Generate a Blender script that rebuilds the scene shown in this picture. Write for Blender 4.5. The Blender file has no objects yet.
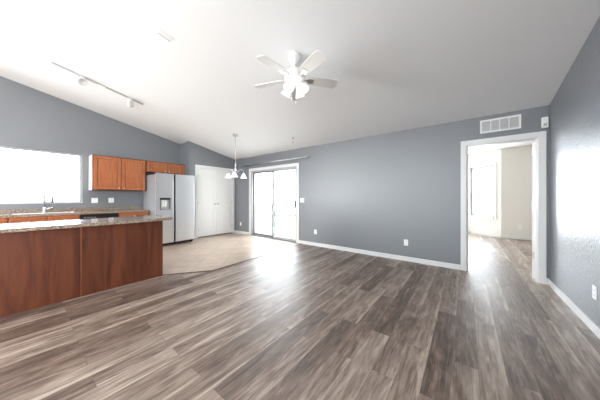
import bpy, bmesh, math, random
from mathutils import Vector, Matrix
random.seed(7)
SC = bpy.context.scene
COL = SC.collection
PI = math.pi

# ------------------------------------------------------------------ camera
cam_d = bpy.data.cameras.new('camera')
cam = bpy.data.objects.new('camera', cam_d)
COL.objects.link(cam)
cam.location = (0, 0, 1.22)
cam.rotation_euler = (PI/2, 0, math.radians(37.594))
cam_d.sensor_width = 36
cam_d.lens = 215.6/600*36
cam_d.shift_y = -3/600
cam_d.clip_start = 0.02
SC.camera = cam

# ------------------------------------------------------------------ view and world
SC.view_settings.view_transform = 'Standard'
SC.view_settings.look = 'None'
SC.view_settings.gamma = 1
SC.view_settings.use_curve_mapping = False
SC.view_settings.exposure = 0.0
w = bpy.data.worlds.new('overcast_sky')
SC.world = w
w.use_nodes = True
nt = w.node_tree
bg = nt.nodes['Background']
bg.inputs[0].default_value = (0.90, 0.95, 1.0, 1)
bg.inputs[1].default_value = 14.0
SC.cycles.max_bounces = 10
SC.cycles.diffuse_bounces = 6
SC.cycles.glossy_bounces = 4
SC.cycles.transparent_max_bounces = 12
SC.cycles.sample_clamp_indirect = 8
SC.cycles.caustics_reflective = False
SC.cycles.caustics_refractive = False
SC.cycles.use_denoising = True

def portal_or_fill_light(loc, rot, sx, sy, energy, color=(0.93, 0.96, 1.0), portal=False):
    """daylight that comes in through one window opening"""
    d = bpy.data.lights.new('window_daylight', 'AREA')
    d.shape = 'RECTANGLE'; d.size = sx; d.size_y = sy; d.energy = energy; d.color = color
    d.cycles.is_portal = portal
    o = bpy.data.objects.new('window_daylight', d)
    o.location = loc; o.rotation_euler = rot
    COL.objects.link(o)
    return o

# ------------------------------------------------------------------ plan (metres)
YB = 4.5; XR = 0.92; XP = -6.28; XK = -6.85; YS = 2.93; YREAR = -5.0
YRIDGE = -1.6
def ceil_z(y):
    if y >= YRIDGE: return 2.5 + 0.205*(YB - y)
    return 2.5 + 0.205*(YB - YRIDGE) - 0.205*(YRIDGE - y)
WT = 0.12
PORTALS = [  # loc, rot, sx, sy : openings to the sky
    ((-4.51, YB+WT+.02, 1.02), (-PI/2, 0, 0), 1.9, 2.0),
    ((XK-WT-.02, -0.02, 1.63), (0, -PI/2, 0), 1.1, 1.75),
    ((-4.4, YREAR-WT-.02, 1.7), (PI/2, 0, 0), 2.4, 2.0),
    ((-1.1, YREAR-WT-.02, 1.7), (PI/2, 0, 0), 2.0, 2.0),
]
for l, r, a, b in PORTALS:
    portal_or_fill_light(l, r, a, b, 1, portal=True)
portal_or_fill_light((XK-WT-.06, -3.5, 1.55), (0, -PI/2, 0), 2.0, 2.0, 640, (1, .985, .97))  # added lamp outside the unseen left window, brightens floor and right wall
portal_or_fill_light((XR+WT+.06, -3.4, 1.5), (0, PI/2, 0), 1.9, 2.2, 470, (1, .985, .97))  # added lamp outside the unseen right window, brightens the kitchen side
# added lamps outside the two unseen rear windows, boosting the room light
portal_or_fill_light((-4.4, YREAR-WT-.06, 1.7), (PI/2, 0, 0), 2.4, 2.0, 40, (1, .985, .96))
portal_or_fill_light((-1.1, YREAR-WT-.06, 1.7), (PI/2, 0, 0), 2.0, 2.0, 15, (1, .985, .96))

# ------------------------------------------------------------------ materials
def lin(c):
    return tuple((v/12.92 if v <= .04045 else ((v+.055)/1.055)**2.4) for v in c)
def S(r, g, b): return lin((r/255, g/255, b/255)) + (1,)
def new_mat(name):
    m = bpy.data.materials.new(name); m.use_nodes = True
    return m, m.node_tree.nodes, m.node_tree.links, m.node_tree.nodes['Principled BSDF']
def plain(name, col, rough=.5, metal=0., bump=0., bscale=60, emit=None, es=0, var=0.):
    m, n, l, p = new_mat(name)
    p.inputs['Base Color'].default_value = col
    p.inputs['Roughness'].default_value = rough
    p.inputs['Metallic'].default_value = metal
    tc = n.new('ShaderNodeTexCoord')
    nz = n.new('ShaderNodeTexNoise'); nz.inputs['Scale'].default_value = bscale; nz.inputs['Detail'].default_value = 3
    l.new(tc.outputs['Object'], nz.inputs['Vector'])
    if var:
        mx = n.new('ShaderNodeMix'); mx.data_type = 'RGBA'; mx.blend_type = 'MULTIPLY'
        mx.inputs[0].default_value = var
        mx.inputs[6].default_value = col
        l.new(nz.outputs['Fac'], mx.inputs[7]); l.new(mx.outputs[2], p.inputs['Base Color'])
    if bump:
        b = n.new('ShaderNodeBump'); b.inputs['Strength'].default_value = bump; b.inputs['Distance'].default_value = .004
        l.new(nz.outputs['Fac'], b.inputs['Height']); l.new(b.outputs['Normal'], p.inputs['Normal'])
    if emit:
        p.inputs['Emission Color'].default_value = emit
        p.inputs['Emission Strength'].default_value = es
    return m
M = {}
M['wall'] = plain('grey_wall_paint', (.178, .190, .210, 1), .37, bump=.8, bscale=34)
M['wall'].node_tree.nodes['Principled BSDF'].inputs['Specular IOR Level'].default_value = .8
M['ceiling'] = plain('white_ceiling_paint', (.80, .81, .82, 1), .8, bump=.3, bscale=50)
M['beige'] = plain('beige_wall_paint', (.76, .73, .68, 1), .6, bump=.2, bscale=45)
M['trim'] = plain('white_trim_paint', (.74, .74, .74, 1), .35)
M['door'] = plain('white_door_paint', (.77, .77, .765, 1), .4)
M['frame'] = plain('white_vinyl', (.42, .43, .44, 1), .4)
M['frame_grey'] = plain('grey_aluminium', (.20, .203, .21, 1), .45, .2)
M['white'] = plain('white_enamel', (.84, .84, .83, 1), .3)
M['plastic'] = plain('white_plastic', (.85, .85, .84, 1), .35)
M['track'] = plain('silver_grey_track_paint', (.42, .42, .43, 1), .4)
M['spot'] = plain('light_grey_enamel', (.58, .58, .58, 1), .35)
M['slot'] = plain('dark_slot', (.12, .12, .13, 1), .5)
M['grille'] = plain('grille_shadow', (.32, .33, .34, 1), .6)  # shade tone behind the louvres, also plain grey for buttons, finials and brackets
M['black'] = plain('black_plastic', (.012, .012, .014, 1), .28)
M['nickel'] = plain('brushed_nickel', (.62, .61, .60, 1), .28, 1)
M['faucet_metal'] = plain('satin_steel', (.13, .135, .145, 1), .3, .7)
M['chrome'] = plain('chrome', (.75, .76, .78, 1), .12, 1)
M['exterior'] = plain('pale_stucco', (.7, .68, .64, 1), .9, bump=.5, bscale=30)
M['concrete'] = plain('patio_concrete', (.55, .54, .52, 1), .9, var=.3, bscale=4)
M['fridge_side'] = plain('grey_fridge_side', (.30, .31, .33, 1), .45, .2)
M['patio'] = plain('weathered_patio_metal', (.03, .03, .032, 1), .8)
M['patio'].node_tree.nodes['Principled BSDF'].inputs['Specular IOR Level'].default_value = .15
M['transition'] = plain('brown_transition', (.12, .075, .055, 1), .5)
M['duct'] = plain('dark_duct', (.06, .06, .065, 1), .6)

def steel():
    m, n, l, p = new_mat('stainless_steel')
    p.inputs['Metallic'].default_value = .92
    p.inputs['Base Color'].default_value = (.78, .79, .81, 1)
    tc = n.new('ShaderNodeTexCoord'); mp = n.new('ShaderNodeMapping'); mp.inputs['Scale'].default_value = (3, 3, 260)
    nz = n.new('ShaderNodeTexNoise'); nz.inputs['Scale'].default_value = 1
    mr = n.new('ShaderNodeMapRange'); mr.inputs[3].default_value = .26; mr.inputs[4].default_value = .38
    l.new(tc.outputs['Object'], mp.inputs[0]); l.new(mp.outputs[0], nz.inputs['Vector'])
    l.new(nz.outputs['Fac'], mr.inputs[0]); l.new(mr.outputs[0], p.inputs['Roughness'])
    return m
M['steel'] = steel()

def glass():
    m, n, l, p = new_mat('clear_glass')
    n.remove(p)
    t = n.new('ShaderNodeBsdfTransparent'); t.inputs[0].default_value = (.96, .975, .975, 1)
    g = n.new('ShaderNodeBsdfGlossy'); g.inputs['Roughness'].default_value = .02
    fr = n.new('ShaderNodeFresnel'); fr.inputs[0].default_value = 1.45
    mx = n.new('ShaderNodeMixShader')
    ge = n.new('ShaderNodeNewGeometry'); iv = n.new('ShaderNodeMath'); iv.operation = 'SUBTRACT'; iv.inputs[0].default_value = 1
    l.new(ge.outputs['Backfacing'], iv.inputs[1])
    mu = n.new('ShaderNodeMath'); mu.operation = 'MULTIPLY'; l.new(fr.outputs[0], mu.inputs[0]); l.new(iv.outputs[0], mu.inputs[1])
    l.new(mu.outputs[0], mx.inputs[0]); l.new(t.outputs[0], mx.inputs[1]); l.new(g.outputs[0], mx.inputs[2])
    l.new(mx.outputs[0], n['Material Output'].inputs[0])
    return m
M['glass'] = glass()

def shade_glass(name, col, es):
    m, n, l, p = new_mat(name)
    p.inputs['Base Color'].default_value = (.9, .9, .88, 1)
    p.inputs['Roughness'].default_value = .25
    p.inputs['Emission Color'].default_value = col
    p.inputs['Emission Strength'].default_value = es
    return m
M['lit_shade'] = shade_glass('lit_frosted_glass', (1, .95, .86, 1), 1.6)
M['bulb'] = shade_glass('lit_bulb', (1, .88, .72, 1), 16.0)
M['pendant_shade'] = shade_glass('pendant_frosted_glass', (1, .97, .92, 1), .9)

def wood_nodes(m, n, l, p, c_dark, c_light, vec_out, along, scale, contrast=1.0):
    mp = n.new('ShaderNodeMapping')
    s = [scale*9, scale*9, scale*9]; s[along] = scale*.9
    mp.inputs['Scale'].default_value = s
    l.new(vec_out, mp.inputs[0])
    nz = n.new('ShaderNodeTexNoise'); nz.inputs['Scale'].default_value = 1.6; nz.inputs['Detail'].default_value = 6
    nz.inputs['Roughness'].default_value = .62; nz.inputs['Distortion'].default_value = .8
    l.new(mp.outputs[0], nz.inputs['Vector'])
    cr = n.new('ShaderNodeValToRGB')
    cr.color_ramp.elements[0].position = .5-.2*contrast; cr.color_ramp.elements[0].color = c_dark
    cr.color_ramp.elements[1].position = .5+.2*contrast; cr.color_ramp.elements[1].color = c_light
    l.new(nz.outputs['Fac'], cr.inputs[0])
    return cr.outputs[0], nz.outputs['Fac']
def wood(name, d, li, rough, along=2, scale=2.2):
    m, n, l, p = new_mat(name)
    tc = n.new('ShaderNodeTexCoord')
    c, f = wood_nodes(m, n, l, p, d, li, tc.outputs['Object'], along, scale)
    l.new(c, p.inputs['Base Color'])
    p.inputs['Roughness'].default_value = rough
    return m
M['honey'] = wood('honey_cherry_wood', (.28, .085, .032, 1), (.46, .17, .075, 1), .28)
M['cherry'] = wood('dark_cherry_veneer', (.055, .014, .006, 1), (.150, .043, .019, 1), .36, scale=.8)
M['maple'] = plain('pale_cabinet_side', (.56, .47, .40, 1), .45)

def laminate():
    m, n, l, p = new_mat('grey_brown_laminate')
    tc = n.new('ShaderNodeTexCoord')
    mp = n.new('ShaderNodeMapping'); mp.inputs['Rotation'].default_value = (0, 0, PI/2); mp.inputs['Location'].default_value = (.30, .08, 0)
    l.new(tc.outputs['Object'], mp.inputs[0])
    br = n.new('ShaderNodeTexBrick'); br.offset = .37; br.offset_frequency = 2
    br.inputs['Scale'].default_value = 1; br.inputs['Brick Width'].default_value = 1.22
    br.inputs['Row Height'].default_value = .15; br.inputs['Mortar Size'].default_value = .0016
    br.inputs['Mortar Smooth'].default_value = .1; br.inputs['Bias'].default_value = 0
    br.inputs['Color1'].default_value = (0, 0, 0, 1); br.inputs['Color2'].default_value = (1, 1, 1, 1)
    br.inputs['Mortar'].default_value = (.5, .5, .5, 1)
    l.new(mp.outputs[0], br.inputs['Vector'])
    # every plank gets its own stretch of grain
    off = n.new('ShaderNodeVectorMath'); off.operation = 'MULTIPLY_ADD'
    off.inputs[1].default_value = (13, 29, 7)
    l.new(br.outputs['Color'], off.inputs[0]); l.new(tc.outputs['Object'], off.inputs[2])
    def noise(sx, sy, det, ro, dist):
        a = n.new('ShaderNodeMapping'); a.inputs['Scale'].default_value = (sx, sy, 1); l.new(off.outputs[0], a.inputs[0])
        z = n.new('ShaderNodeTexNoise'); z.inputs['Scale'].default_value = 1; z.inputs['Detail'].default_value = det
        z.inputs['Roughness'].default_value = ro; z.inputs['Distortion'].default_value = dist
        l.new(a.outputs[0], z.inputs['Vector']); return z.outputs['Fac']
    broad = noise(9, 1.7, 3, .5, 2.2)
    figure = noise(30, 3.2, 4, .55, 2.4)
    fine = noise(75, 2.4, 4, .6, .3)
    def mixv(a, b, t):
        q = n.new('ShaderNodeMix'); q.data_type = 'FLOAT'; q.inputs[0].default_value = t
        l.new(a, q.inputs[2]); l.new(b, q.inputs[3]); return q.outputs[0]
    def math2(op, a, b, c=None):
        q = n.new('ShaderNodeMath'); q.operation = op
        for k, v in enumerate((a, b, c)):
            if v is None: continue
            if isinstance(v, (int, float)): q.inputs[k].default_value = v
            else: l.new(v, q.inputs[k])
        return q.outputs[0]
    val = mixv(mixv(broad, figure, .42), fine, .30)
    val = math2('MULTIPLY_ADD', br.outputs['Color'], .17, math2('ADD', val, .02))
    # pale sapwood along one edge of some planks
    sx = n.new('ShaderNodeSeparateXYZ'); l.new(tc.outputs['Object'], sx.inputs[0])
    fx = math2('FRACT', math2('MULTIPLY_ADD', sx.outputs[0], 1/.15, .08/.15), 0)
    wob = math2('MULTIPLY_ADD', noise(3, 1.6, 2, .5, .6), 1.0, -.5)
    edge = math2('ADD', fx, wob)
    m1 = n.new('ShaderNodeMapRange'); m1.inputs[1].default_value = .80; m1.inputs[2].default_value = .92; l.new(edge, m1.inputs[0])
    m2 = n.new('ShaderNodeMapRange'); m2.inputs[1].default_value = .35; m2.inputs[2].default_value = .45; l.new(br.outputs['Color'], m2.inputs[0])
    sap = math2('MULTIPLY', m1.outputs[0], m2.outputs[0])
    val = math2('MULTIPLY_ADD', sap, .12, val)
    cr = n.new('ShaderNodeValToRGB'); e = cr.color_ramp.elements
    e[0].position = .44; e[0].color = FL[0]
    e[1].position = .80; e[1].color = FL[3]
    a = e.new(.56); a.color = FL[1]
    a = e.new(.69); a.color = FL[2]
    l.new(val, cr.inputs[0])
    dk = n.new('ShaderNodeMix'); dk.data_type = 'RGBA'; dk.blend_type = 'MIX'
    dk.inputs[7].default_value = (.05, .035, .03, 1)
    ms = n.new('ShaderNodeMath'); ms.operation = 'MULTIPLY'; ms.inputs[1].default_value = .6
    l.new(br.outputs['Fac'], ms.inputs[0]); l.new(ms.outputs[0], dk.inputs[0]); l.new(cr.outputs[0], dk.inputs[6])
    l.new(dk.outputs[2], p.inputs['Base Color'])
    mr = n.new('ShaderNodeMapRange'); mr.inputs[3].default_value = .38; mr.inputs[4].default_value = .50
    l.new(fine, mr.inputs[0]); l.new(mr.outputs[0], p.inputs['Roughness'])
    b = n.new('ShaderNodeBump'); b.inputs['Strength'].default_value = .12; b.inputs['Distance'].default_value = .002
    l.new(fine, b.inputs['Height']); l.new(b.outputs['Normal'], p.inputs['Normal'])
    p.inputs['Specular IOR Level'].default_value = .9
    return m
FL = [(.048, .028, .020, 1), (.140, .092, .068, 1), (.28, .215, .175, 1), (.44, .355, .295, 1)]
M['laminate'] = laminate()

def tile():
    m, n, l, p = new_mat('beige_floor_tile')
    tc = n.new('ShaderNodeTexCoord')
    mp = n.new('ShaderNodeMapping'); mp.inputs['Rotation'].default_value = (0, 0, PI/4)
    l.new(tc.outputs['Object'], mp.inputs[0])
    br = n.new('ShaderNodeTexBrick'); br.offset = 0; br.inputs['Scale'].default_value = 1
    br.inputs['Brick Width'].default_value = .44; br.inputs['Row Height'].default_value = .44
    br.inputs['Mortar Size'].default_value = .004; br.inputs['Mortar Smooth'].default_value = .3
    br.inputs['Color1'].default_value = (.40, .31, .24, 1); br.inputs['Color2'].default_value = (.47, .375, .30, 1)
    br.inputs['Mortar'].default_value = (.22, .17, .135, 1)
    l.new(mp.outputs[0], br.inputs['Vector'])
    nz = n.new('ShaderNodeTexNoise'); nz.inputs['Scale'].default_value = 5; nz.inputs['Detail'].default_value = 5
    l.new(tc.outputs['Object'], nz.inputs['Vector'])
    mx = n.new('ShaderNodeMix'); mx.data_type = 'RGBA'; mx.blend_type = 'OVERLAY'; mx.inputs[0].default_value = .25
    l.new(br.outputs['Color'], mx.inputs[6]); l.new(nz.outputs['Fac'], mx.inputs[7])
    l.new(mx.outputs[2], p.inputs['Base Color'])
    p.inputs['Roughness'].default_value = .3
    return m
M['tile'] = tile()

def granite():
    m, n, l, p = new_mat('speckled_granite')
    tc = n.new('ShaderNodeTexCoord')
    v = n.new('ShaderNodeTexVoronoi'); v.inputs['Scale'].default_value = 120
    l.new(tc.outputs['Object'], v.inputs['Vector'])
    sp = n.new('ShaderNodeSeparateColor'); l.new(v.outputs['Color'], sp.inputs[0])
    cr = n.new('ShaderNodeValToRGB'); cr.color_ramp.interpolation = 'CONSTANT'; e = cr.color_ramp.elements
    e[0].position = 0; e[0].color = (.045, .03, .022, 1)
    e[1].position = .16; e[1].color = (.17, .115, .08, 1)
    for q, c in ((.42, (.25, .175, .125, 1)), (.70, (.36, .28, .21, 1)), (.9, (.50, .44, .38, 1))):
        a = e.new(q); a.color = c
    l.new(sp.outputs[0], cr.inputs[0]); l.new(cr.outputs[0], p.inputs['Base Color'])
    p.inputs['Coat Weight'].default_value = 1; p.inputs['Coat Roughness'].default_value = .1; p.inputs['Roughness'].default_value = .30; p.inputs['Specular IOR Level'].default_value = .9
    return m
M['granite'] = granite()

# ------------------------------------------------------------------ helpers
def BM(): return bmesh.new()
def box(bm, x0, x1, y0, y1, z0, z1, bev=0, mi=0):
    x0, x1 = sorted((x0, x1)); y0, y1 = sorted((y0, y1)); z0, z1 = sorted((z0, z1))
    v = [bm.verts.new(c) for c in ((x0,y0,z0),(x1,y0,z0),(x1,y1,z0),(x0,y1,z0),(x0,y0,z1),(x1,y0,z1),(x1,y1,z1),(x0,y1,z1))]
    fs = []
    for f in ((3,2,1,0),(4,5,6,7),(0,1,5,4),(1,2,6,5),(2,3,7,6),(3,0,4,7)):
        fc = bm.faces.new([v[i] for i in f]); fc.material_index = mi; fs.append(fc)
    if bev:
        ed = list({e for f in fs for e in f.edges})
        bmesh.ops.bevel(bm, geom=ed, offset=bev, segments=2, affect='EDGES', profile=.7)
    return bm
def hexa(bm, pts):
    v = [bm.verts.new(c) for c in pts]
    for f in ((3,2,1,0),(4,5,6,7),(0,1,5,4),(1,2,6,5),(2,3,7,6),(3,0,4,7)): bm.faces.new([v[i] for i in f])
    return bm
def prism(bm, poly, z0, z1):
    a = [bm.verts.new((x, y, z0)) for x, y in poly]; b = [bm.verts.new((x, y, z1)) for x, y in poly]
    bm.faces.new(a[::-1]); bm.faces.new(b)
    for i in range(len(poly)):
        j = (i+1) % len(poly); bm.faces.new((a[i], a[j], b[j], b[i]))
    return bm
def lathe(bm, prof, seg=24, mat=None):
    """prof = [(radius, z)...] spun round local z, then moved by matrix mat"""
    mat = mat or Matrix()
    rings = []
    for r, z in prof:
        if r < 1e-5: rings.append([bm.verts.new(mat @ Vector((0, 0, z)))])
        else: rings.append([bm.verts.new(mat @ Vector((r*math.cos(2*PI*k/seg), r*math.sin(2*PI*k/seg), z))) for k in range(seg)])
    for A, B in zip(rings, rings[1:]):
        for k in range(seg):
            j = (k+1) % seg
            if len(A) == 1 and len(B) == 1: continue
            if len(A) == 1: f = bm.faces.new((A[0], B[j], B[k]))
            elif len(B) == 1: f = bm.faces.new((A[k], A[j], B[0]))
            else: f = bm.faces.new((A[k], A[j], B[j], B[k]))
            f.smooth = True
    bmesh.ops.recalc_face_normals(bm, faces=bm.faces[:])
    return bm
def aim(p, d):
    d = Vector(d).normalized()
    return Matrix.Translation(Vector(p)) @ d.to_track_quat('Z', 'Y').to_matrix().to_4x4()
def cyl(bm, p, d, r, length, seg=20, r2=None):
    r2 = r if r2 is None else r2
    return lathe(bm, [(0, 0), (r, 0), (r2, length), (0, length)], seg, aim(p, d))
def tube(bm, pts, r, seg=10, closed=False):
    pts = [Vector(p) for p in pts]
    rings = []; up = None
    for i, p in enumerate(pts):
        t = (pts[min(i+1, len(pts)-1)] - pts[max(i-1, 0)]).normalized()
        if up is None: up = t.orthogonal().normalized()
        up = (up - t*up.dot(t)).normalized(); s = t.cross(up)
        rr = r[i] if isinstance(r, (list, tuple)) else r
        rings.append([bm.verts.new(p + up*rr*math.cos(2*PI*k/seg) + s*rr*math.sin(2*PI*k/seg)) for k in range(seg)])
    for A, B in zip(rings, rings[1:]):
        for k in range(seg):
            f = bm.faces.new((A[k], A[(k+1) % seg], B[(k+1) % seg], B[k])); f.smooth = True
    bm.faces.new(rings[0][::-1]); bm.faces.new(rings[-1])
    return bm
def wloc(o):
    v = Vector(o.location); p = o.parent
    while p: v += Vector(p.location); p = p.parent
    return v
def obj(name, bm, mat, parent=None, org=None, mats=None):
    """one mesh object; coordinates in bm are the room's, org is where its origin goes"""
    me = bpy.data.meshes.new(name)
    base = wloc(parent) if parent else Vector((0, 0, 0))
    org = Vector(org) if org is not None else base
    bmesh.ops.translate(bm, verts=bm.verts, vec=-org)
    bm.normal_update(); bm.to_mesh(me); bm.free()
    o = bpy.data.objects.new(name, me); COL.objects.link(o)
    o.location = org - base
    if parent: o.parent = parent
    for m in (mats or [mat]): me.materials.append(m)
    return o
def struct(name, bm, mat, parent=None, label=None):
    o = obj(name, bm, mat, parent)
    if not parent: o['kind'] = 'structure'
    if label: o['label'] = label
    return o
def tag(o, label, cat, group=None):
    o['label'] = label; o['category'] = cat
    if group: o['group'] = group
    return o
def thing(name, label, cat, loc, group=None):
    o = bpy.data.objects.new(name, None); o.empty_display_size = .1; COL.objects.link(o); o.location = loc
    return tag(o, label, cat, group)
def copy_thing(o, loc, label=None):
    r = o.copy(); COL.objects.link(r); r.location = loc
    if label: r['label'] = label
    def kids(src, dst):
        for ch in list(src.children):
            c = ch.copy(); COL.objects.link(c); c.parent = dst; kids(ch, c)
    kids(o, r)
    return r

# ------------------------------------------------------------------ walls
def wall(name, axis, a0, a1, t0, t1, openings, top, mat, breaks=()):
    """axis 'x' or 'y' the wall runs along; t0,t1 its faces; openings (a0,a1,z0,z1); top(a) its height"""
    bm = BM()
    cuts = sorted({a0, a1, *breaks, *[v for o in openings for v in o[:2]]})
    for p, q in zip(cuts, cuts[1:]):
        mid = (p+q)/2; ops = sorted([o for o in openings if o[0] < mid < o[1]], key=lambda o: o[2])
        z = 0; segs = []
        for o in ops:
            if o[2] > z: segs.append((z, o[2]))
            z = o[3]
        for s in segs: cell(bm, axis, p, q, t0, t1, s[0], s[0], s[1], s[1])
        cell(bm, axis, p, q, t0, t1, z, z, top(p), top(q))
    return struct(name, bm, mat)
def cell(bm, axis, p, q, t0, t1, zp0, zq0, zp1, zq1):
    t0, t1 = sorted((t0, t1))
    if axis == 'x': pts = ((p,t0,zp0),(q,t0,zq0),(q,t1,zq0),(p,t1,zp0),(p,t0,zp1),(q,t0,zq1),(q,t1,zq1),(p,t1,zp1))
    else: pts = ((t0,p,zp0),(t1,p,zp0),(t1,q,zq0),(t0,q,zq0),(t0,p,zp1),(t1,p,zp1),(t1,q,zq1),(t0,q,zq1))
    hexa(bm, pts)
SL = (-5.44, -3.57, 0, 2.05)       # sliding door opening
DR = (0.0, 0.82, 0, 2.07)          # doorway
KW = (-.90, .861, 1.09, 2.18)      # kitchen window (y range)
EW = (-4.5, -2.3, .55, 2.45)       # unseen right-wall window, added to light the kitchen side
SW = (-4.5, -2.5, .55, 2.55)       # unseen left-wall window, added to brighten floor and right wall
wall('wall_back', 'x', XK-WT, 2.6, YB, YB+WT, [SL, DR], lambda a: 2.72, M['wall'])
wall('wall_right', 'y', YREAR, YB, XR, XR+WT, [EW], ceil_z, M['wall'], breaks=(YRIDGE,))
wall('wall_left', 'y', YREAR, YB, XK-WT, XK, [KW, SW], ceil_z, M['wall'], breaks=(YRIDGE,))
RW = [(-5.6, -3.2, .7, 2.7), (-2.1, -.1, .7, 2.7)]  # two unseen rear windows, added to brighten the room
wall('wall_rear', 'x', XK-WT, XR+WT, YREAR-WT, YREAR, RW, lambda a: ceil_z(YREAR), M['wall'])
PD = (3.20, 4.40, 0, 2.09)
wall('wall_pantry_front', 'y', YS, YB, XP-.11, XP, [PD], ceil_z, M['wall'])
wall('wall_pantry_side', 'x', XK, XP-.11, YS, YS+.11, [], lambda a: ceil_z(YS+.11), M['wall'])

# ceiling: one thick sloping sheet each side of the ridge
bm = BM()
for ya, yb in ((YREAR-WT, YRIDGE), (YRIDGE, YB+WT)):
    za, zb = ceil_z(ya), ceil_z(yb)
    x0, x1 = XK-WT, XR+WT
    hexa(bm, ((x0,ya,za),(x1,ya,za),(x1,yb,zb),(x0,yb,zb),(x0,ya,za+.12),(x1,ya,za+.12),(x1,yb,zb+.12),(x0,yb,zb+.12)))
struct('ceiling', bm, M['ceiling'])

# floors
bm = BM()
prism(bm, [(-3.75, YREAR), (XR, YREAR), (XR, YB), (-3.385, YB), (-3.32, 1.95), (-3.75, 1.36)], -.1, 0)
struct('floor', bm, M['laminate'])
bm = BM()
prism(bm, [(XK, YREAR), (-3.75, YREAR), (-3.75, 1.36), (-3.32, 1.95), (-3.385, YB), (XK, YB)], -.1, 0)
struct('floor', bm, M['tile'])
bm = BM()
for (xa, ya), (xb, yb) in (((-3.75, 1.36), (-3.32, 1.95)), ((-3.32, 1.95), (-3.385, YB))):
    d = Vector((xb-xa, yb-ya, 0)).normalized(); s = Vector((-d.y, d.x, 0))*.016
    A, B = Vector((xa, ya, 0)), Vector((xb, yb, 0))
    prism(bm, [tuple((A-s)[:2]), tuple((B-s)[:2]), tuple((B+s)[:2]), tuple((A+s)[:2])][::1], 0, .006)
struct('trim_1', bm, M['transition'])

# ------------------------------------------------------------------ far room behind the doorway
FZ = 2.66
FA, FB, FC, FD = (.83, 8.75), (-.03, 9.46), (-1.65, 9.46), (-2.5, 8.75)
bm = BM(); prism(bm, [(-2.9, YB+WT), (2.5, YB+WT), (2.5, 8.75), FA, FB, FC, FD, (-2.9, 8.75)], -.1, 0)
prism(bm, [(DR[0], YB), (DR[1], YB), (DR[1], YB+WT), (DR[0], YB+WT)], -.1, 0)
struct('floor', bm, M['laminate'])
bm = BM(); box(bm, -3.02, 2.62, YB+WT, 9.62, FZ, FZ+.1); struct('ceiling', bm, M['ceiling'])
wall('wall_far_right', 'x', .83, 2.5, 8.75, 8.87, [], lambda a: FZ, M['beige'])
wall('wall_far_left', 'x', -2.9, -2.5, 8.75, 8.87, [], lambda a: FZ, M['beige'])
wall('wall_far_side', 'y', YB+WT, 8.87, 2.5, 2.62, [], lambda a: FZ, M['beige'])
wall('wall_far_hall', 'y', YB+WT, 8.87, -3.02, -2.9, [], lambda a: FZ, M['beige'])
bm = BM(); box(bm, -2.9, -.003, YB+WT+.001, YB+WT+.011, 0, FZ); box(bm, .823, 2.5, YB+WT+.001, YB+WT+.011, 0, FZ); box(bm, -.003, .823, YB+WT+.001, YB+WT+.011, 2.073, FZ)
struct('wall_far_near', bm, M['beige'])
def angled_wall(name, A, B, s0, s1, z0, z1, mat, th=.12):
    """wall from A to B (room on its right going A to B is outside) with one opening"""
    A = Vector((*A, 0)); B = Vector((*B, 0)); L = (B-A).length; d = (B-A)/L; nrm = Vector((d.y, -d.x, 0))
    def seg(bm, a, b, lo, hi, n0=0, n1=th, bmx=None):
        P = [A+d*a+nrm*n0, A+d*b+nrm*n0, A+d*b+nrm*n1, A+d*a+nrm*n1]
        hexa(bm, [(p.x, p.y, lo) for p in P] + [(p.x, p.y, hi) for p in P])
        return bm
    bm = BM()
    seg(bm, 0, s0, 0, FZ); seg(bm, s1, L, 0, FZ); seg(bm, s0, s1, 0, z0); seg(bm, s0, s1, z1, FZ)
    bmesh.ops.recalc_face_normals(bm, faces=bm.faces[:])
    struct(name, bm, mat)
    return seg, L, A, d, nrm
def bay_window(n, seg, L, s0, s1, z0, z1):
    root = bpy.data.objects.new('window_%d' % n, None); COL.objects.link(root); root['kind'] = 'structure'
    bm = BM(); f = .05
    seg(bm, s0, s0+f, z0, z1, .03, .09); seg(bm, s1-f, s1, z0, z1, .03, .09); seg(bm, s0+f, s1-f, z0, z0+f, .03, .09); seg(bm, s0+f, s1-f, z1-f, z1, .03, .09)
    bmesh.ops.recalc_face_normals(bm, faces=bm.faces[:]); obj('window_frame', bm, M['frame'], root)
    bm = BM(); seg(bm, s0+f, s1-f, z0+f, z1-f, .055, .061); bmesh.ops.recalc_face_normals(bm, faces=bm.faces[:]); obj('pane', bm, M['glass'], root)
    bm = BM(); c = .07
    seg(bm, s0-c, s0, z0-c, z1+c, -.015, 0); seg(bm, s1, s1+c, z0-c, z1+c, -.015, 0); seg(bm, s0, s1, z1, z1+c, -.015, 0)
    seg(bm, s0, s1, z0-c, z0, -.03, 0)
    bmesh.ops.recalc_face_normals(bm, faces=bm.faces[:]); obj('window_casing', bm, M['trim'], root)
def wl_angled(A, d, nrm, L, s0, s1, z0, z1):
    c = A + d*((s0+s1)/2) + nrm*.2; c.z = (z0+z1)/2
    q = nrm.to_track_quat('Z', 'Y')
    portal_or_fill_light(c, q.to_euler(), s1-s0, z1-z0, 1, portal=True)
for nm, A, B, s0, s1, z0, z1, n in (('wall_bay_right', FA, FB, .20, .93, .61, 2.20, 1),
                                    ('wall_bay_centre', FB, FC, .16, 1.46, .35, 2.30, 2),
                                    ('wall_bay_left', FC, FD, .20, .93, .61, 2.20, 3)):
    seg, L, A_, d_, n_ = angled_wall(nm, A, B, s0, s1, z0, z1, M['beige'])
    bay_window(n, seg, L, s0, s1, z0, z1)
    wl_angled(A_, d_, n_, L, s0, s1, z0, z1)
    if n == 2: portal_or_fill_light((-.84, 9.70, 1.33), (-PI/2, 0, 0), 1.3, 1.95, 250, (.88, .94, 1.0))  # added lamp boosting the daylight of the centre bay

# ------------------------------------------------------------------ outside
bm = BM(); box(bm, -30, 30, -30, 40, -.25, -.12); struct('ground', bm, M['concrete'])

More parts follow.
